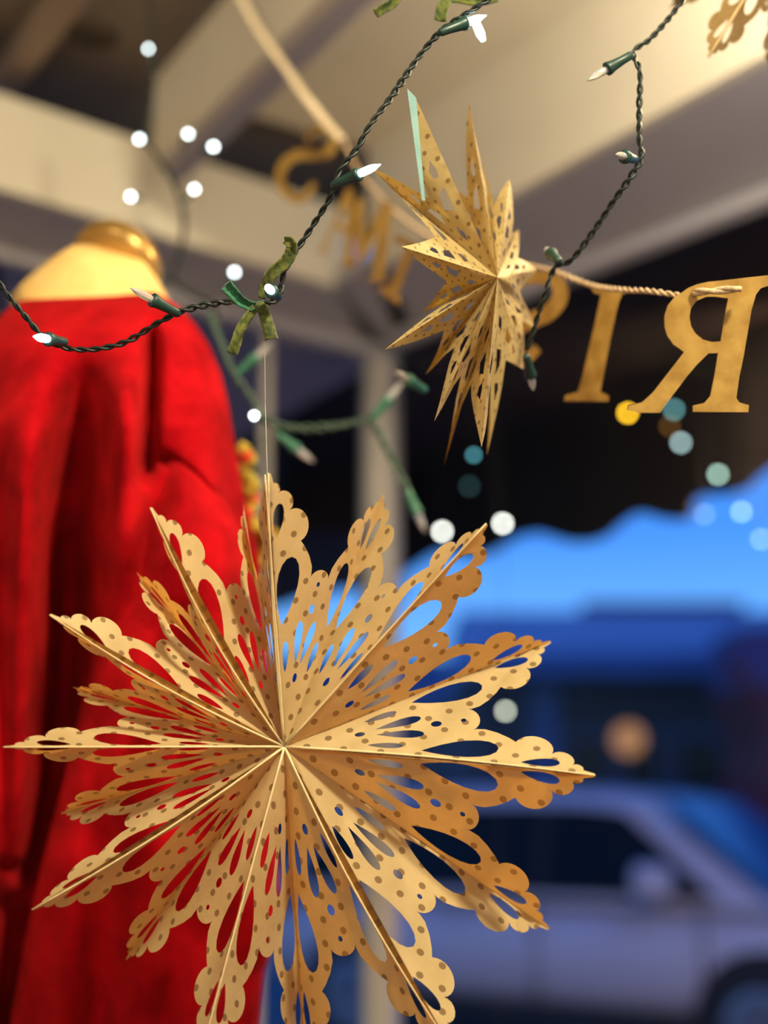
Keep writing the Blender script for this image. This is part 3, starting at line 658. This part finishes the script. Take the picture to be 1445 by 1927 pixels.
strand('string_lights', 'blurred green light string hanging in a swag between sweater and spiky star',
    [(395, 590, 1.6), (415, 640, 1.58), (440, 700, DF), (470, 745, DF), (500, 790, DF), (560, 806, DF), (630, 802, DF), (695, 792, DF), (715, 820, DF), (745, 880, DF), (770, 925, DF)],
    [((520, 800, DF), (478, 782, DF), M_LITW), ((520, 815, DF), (575, 858, DF), False), ((700, 790, DF), (742, 738, DF), False), ((800, 735, 1.35), (757, 708, 1.32), False), ((765, 920, DF), (792, 982, DF), False), ((445, 705, DF), (500, 655, DF), False)], r=.0022, pitch=.03, sc=1.15, ms=M_SOCKF, mw=mat('sage_green_wire', (.05, .10, .07), .5))
DU = 1.95
strand('string_lights', 'out-of-focus light string hanging down in front of the beam at upper left',
    [(282, -40, DU), (284, 60, DU), (288, 120, DU), (282, 200, DU), (270, 250, DU), (300, 300, DU), (325, 340, DU), (345, 400, DU), (342, 470, DU), (325, 520, DU), (350, 548, DU), (400, 575, DU), (405, 620, DU)],
    [((288, 130, DU), (280, 92, DU), M_LITW), ((290, 235, DU), (262, 262, DU), M_LITW), ((325, 300, DU), (354, 252, DU), M_LITW), ((350, 285, DU), (402, 276, DU), M_LITW), ((290, 375, DU), (246, 370, DU), M_LITW), ((330, 398, DU), (366, 356, DU), M_LITW), ((318, 520, DU), (292, 528, DU), False), ((430, 560, DU), (441, 512, DU), M_LITW), ((-30, 600, DU), (8, 600, DU), M_LITW)], r=.0022, pitch=.04, sc=1.1, mw=M_WIRE)
# velvet ribbon knots
def ribbon(parent, path, wd, m, cup=.35, side=None):
    pts = spline([P(*q) for q in path], 6); n = len(pts); V = []; F = []; K = 7
    for i, p in enumerate(pts):
        t = (pts[min(i+1, n-1)]-pts[max(i-1, 0)]).normalized(); vd = (side or (CAM-p)).normalized(); s_ = t.cross(vd).normalized(); nn = s_.cross(t).normalized()
        w_ = wd(i/(n-1)) if callable(wd) else wd
        for k in range(K):
            a = -1+2*k/(K-1); V.append(p+s_*w_*a+nn*w_*cup*(a*a-.3)+nn*.0006*math.sin(i*1.7+k))
    for i in range(n-1):
        for k in range(K-1): F.append((i*K+k, i*K+k+1, (i+1)*K+k+1, (i+1)*K+k))
    o = obj('ribbon_tail', V, F, m, parent, True)
    s = o.modifiers.new('thick', 'SOLIDIFY'); s.thickness = .0011; s.offset = 0
    return o
kr = thing('velvet_ribbon', P(505, 575, DN), 'green velvet ribbon knotted round the lit bulb on the string', 'ribbon')
ribbon(kr, [(535, 452, DN-.002), (545, 455, DN-.004), (549, 470, DN-.002), (538, 492, DN), (512, 515, DN), (498, 540, DN+.004), (492, 562, DN+.004)], lambda t: .0024+.0022*math.sin(math.pi*t), M_VEL, .8)
ribbon(kr, [(424, 536, DN-.012), (437, 550, DN-.010), (455, 568, DN-.006), (478, 577, DN), (497, 572, DN+.004)], lambda t: .0048-.0020*t, M_VEL2, .9)
ribbon(kr, [(436, 666, DN-.012), (444, 645, DN-.012), (452, 620, DN-.008), (466, 598, DN-.004), (480, 578, DN)], lambda t: .0040-.0012*t, M_VEL, .9)
ribbon(kr, [(510, 638, DN-.006), (505, 618, DN-.006), (499, 596, DN-.004), (493, 574, DN)], lambda t: .0050-.0006*t, M_VEL, -.8)
ribbon(kr, [(430, 566, DN+.01), (450, 570, DN+.008), (475, 574, DN+.006)], .0016, M_VEL, .4)
kv, kf = lathe(P(487, 578, DN-.005), RT, [(.001, -.003), (.004, -.001), (.0045, .002), (.003, .005), (.001, .006)], 10)
obj('knot', kv, kf, M_VEL, kr, True)
k2 = thing('velvet_ribbon', P(735, 5, DN), 'olive velvet ribbon tail dangling at the top edge above the beam', 'ribbon')
ribbon(k2, [(706, 26, DN+.06), (722, 16, DN+.06), (740, 5, DN+.06), (765, -30, DN+.06)], .0035, M_VEL, .6)
k3 = thing('velvet_ribbon', P(880, 5, DN+.05), 'green velvet ribbon at the top edge beside the topmost lit bulb', 'ribbon')
ribbon(k3, [(828, 40, DN+.05), (834, 12, DN+.05), (850, -6, DN+.06), (900, 0, DN+.06), (935, -8, DN+.06)], .0045, M_VEL, .6)
# ------------------------------------------------------------------ mannequin and sweater
def shell(name, xl, xr, dc, T, y0, y1, off, m, parent, ny=150, nx=110, label=None, capy=None):
    V = []; F = []; NB = 24
    for j in range(ny+1):
        y = y0+(y1-y0)*j/ny; a, b = lerp(xl, y), lerp(xr, y); d_, t_ = lerp(dc, y), lerp(T, y)
        for i in range(nx+1):
            s = i/nx; c_ = -math.cos(math.pi*s); x = (a+b)/2+(b-a)/2*c_
            V.append(P(x, y, d_-t_*math.sin(math.pi*s)**.8+off(x, y)*math.sin(math.pi*s)**.5))
        for i in range(1, NB):
            s = 1-i/NB; c_ = -math.cos(math.pi*s); x = (a+b)/2+(b-a)/2*c_; V.append(P(x, y, d_+t_*math.sin(math.pi*s)))
    W = nx+NB
    for j in range(ny):
        for i in range(W): F.append((j*W+i, (j+1)*W+i, (j+1)*W+(i+1) % W, j*W+(i+1) % W))
    F += [tuple(range(W)), tuple(reversed(range(ny*W, (ny+1)*W)))]
    return obj(name, V, F, m, parent, True)
sw = thing('red_sweater', P(230, 1300, 1.4), 'bright red fuzzy knit sweater draped on the mannequin at left', 'sweater')
xl = [(545, 80), (560, 40), (590, 5), (640, -40), (800, -100), (2020, -180)]
xr = [(545, 278), (550, 292), (560, 312), (580, 340), (610, 368), (650, 394), (700, 415), (760, 430), (830, 441), (950, 462), (1050, 488), (1200, 500), (1700, 500), (2020, 470)]
dcb = [(545, 1.50), (620, 1.47), (800, 1.45), (2020, 1.45)]
Tb = [(545, .02), (570, .07), (650, .12), (800, .15), (2020, .15)]
def g(x, c_, w_): return math.exp(-((x-c_)/w_)**2)
def folds(x, y):
    v = 0
    v += .115*g(x, lerp([(640, 165), (800, 160), (1000, 140), (1300, 120), (1600, 110), (2000, 60)], y), lerp([(640, 30), (900, 62), (1300, 60), (2000, 60)], y))*sm(y, 640, 860)
    v += .10*g(x, lerp([(900, 130), (1200, 135), (1500, 100), (1700, 40)], y), 42)*sm(y, 880, 1150)
    v += .055*g(y, lerp([(290, 868), (330, 882), (370, 915), (410, 965), (440, 1020), (465, 1080)], x)-10, 11)*sm(x, 288, 320)*(1-sm(x, 462, 480))
    v += .085*g(x, lerp([(600, 288), (700, 286), (880, 278), (1000, 250)], y), 15)*sm(y, 590, 660)*(1-sm(y, 865, 930))
    v -= .035*g(x, 235, 36)*sm(y, 640, 760)*(1-sm(y, 1000, 1200))
    v -= .035*g(x, 60-.02*(y-900), 40)*sm(y, 750, 950)
    v += .030*g(x, 5, 22)*sm(y, 800, 1000)
    v += .012*math.sin(x*.035+y*.004)*sm(y, 600, 800)
    v -= .018*g(y, 1672+.02*x, 26)*sm(170-x, 0, 60)      # hem bands at lower left
    v += .020*g(y, 1632+.1*x, 14)*sm(170-x, 0, 60)
    v += .020*g(y, 1742, 45)*sm(170-x, 0, 60)
    v -= .020*g(y, 1850, 30)*sm(170-x, 0, 60)
    return v
shell('sweater_body', xl, xr, dcb, Tb, 545, 2020, folds, M_RED, sw)
sxl = [(840, 300), (880, 285), (950, 268), (1050, 238), (1230, 180), (1450, 122), (1700, 60), (1927, 18), (2020, 0)]
sxr = [(840, 330), (870, 370), (900, 400), (950, 430), (1000, 452), (1060, 470), (1200, 500), (1450, 516), (1650, 524), (1740, 524), (1780, 515), (1830, 496), (1927, 487), (2020, 482)]
def sfold(x, y):
    v = .008*math.sin(x*.03-y*.006)+.006*math.sin(x*.055+y*.011+1)
    v += .018*g(x, lerp([(840, 400), (1200, 330), (1600, 200), (2000, 170)], y), 30)*sm(y, 1000, 1250)
    v += .014*g(x, lerp([(1000, 420), (1500, 330), (2000, 310)], y), 35)*sm(y, 1300, 1500)
    v -= .012*g(x, lerp([(1500, 150), (2000, 100)], y), 26)*sm(y, 1300, 1500)
    return v
shell('sleeve', sxl, sxr, [(840, 1.42), (900, 1.385), (1000, 1.36), (2020, 1.36)], [(840, .05), (900, .06), (1050, .085), (2020, .09)], 840, 2020, sfold, M_RED, sw, 130, 90)
# collar band
cp = [P(x, y, d_) for x, y, d_ in [(100, 556, 1.50), (130, 552, 1.48), (180, 549, 1.475), (240, 549, 1.48), (272, 556, 1.50)]]
obj('collar', *tube(spline(cp), .006, 10), M_RED, sw, True)
mn = thing('mannequin', P(180, 540, 1.52), 'golden fabric dress form neck with bronze cap above the red sweater', 'mannequin')
nb = P(186, 575, 1.52); ntp = P(205, 468, 1.50); ax = ntp-nb; H_ = ax.length
obj('neck', *lathe(nb, ax, [(.092, -.01), (.082, H_*.12), (.070, H_*.36), (.058, H_*.60), (.047, H_*.78), (.038, H_*.90)], 32), M_SKIN, mn, True)
capd = (P(252, 462, 1.54)-P(205, 500, 1.50)).normalized()
cb = P(212, 508, 1.545)
capv = lathe(cb, capd, [(.046, -.006), (.052, 0), (.053, .012), (.049, .022), (.022, .027), (.004, .028)], 32)
obj('neck_cap', *capv, M_CAPM, mn, True)
# embroidered blossom trim beyond the shoulder
fl = thing('felt_flowers', P(465, 930, 1.6), 'blurred yellow and red felt flowers behind the sweater shoulder', 'flowers')
for i in range(26):
    t = i/25; px = 452+52*t+random.uniform(-14, 14); py = 858+190*t+random.uniform(-10, 10)
    c_ = P(px, py, 1.56+random.uniform(-.015, .02)); d_ = Vector((random.uniform(-1, 1), random.uniform(-1, -.2), random.uniform(-1, 1))).normalized()
    obj('petal', *lathe(c_, d_, [(.001, 0), (.006, .003), (.009, .009), (.007, .016), (.001, .021)], 8), M_REDP if i % 3 == 0 else M_YEL, fl, True)
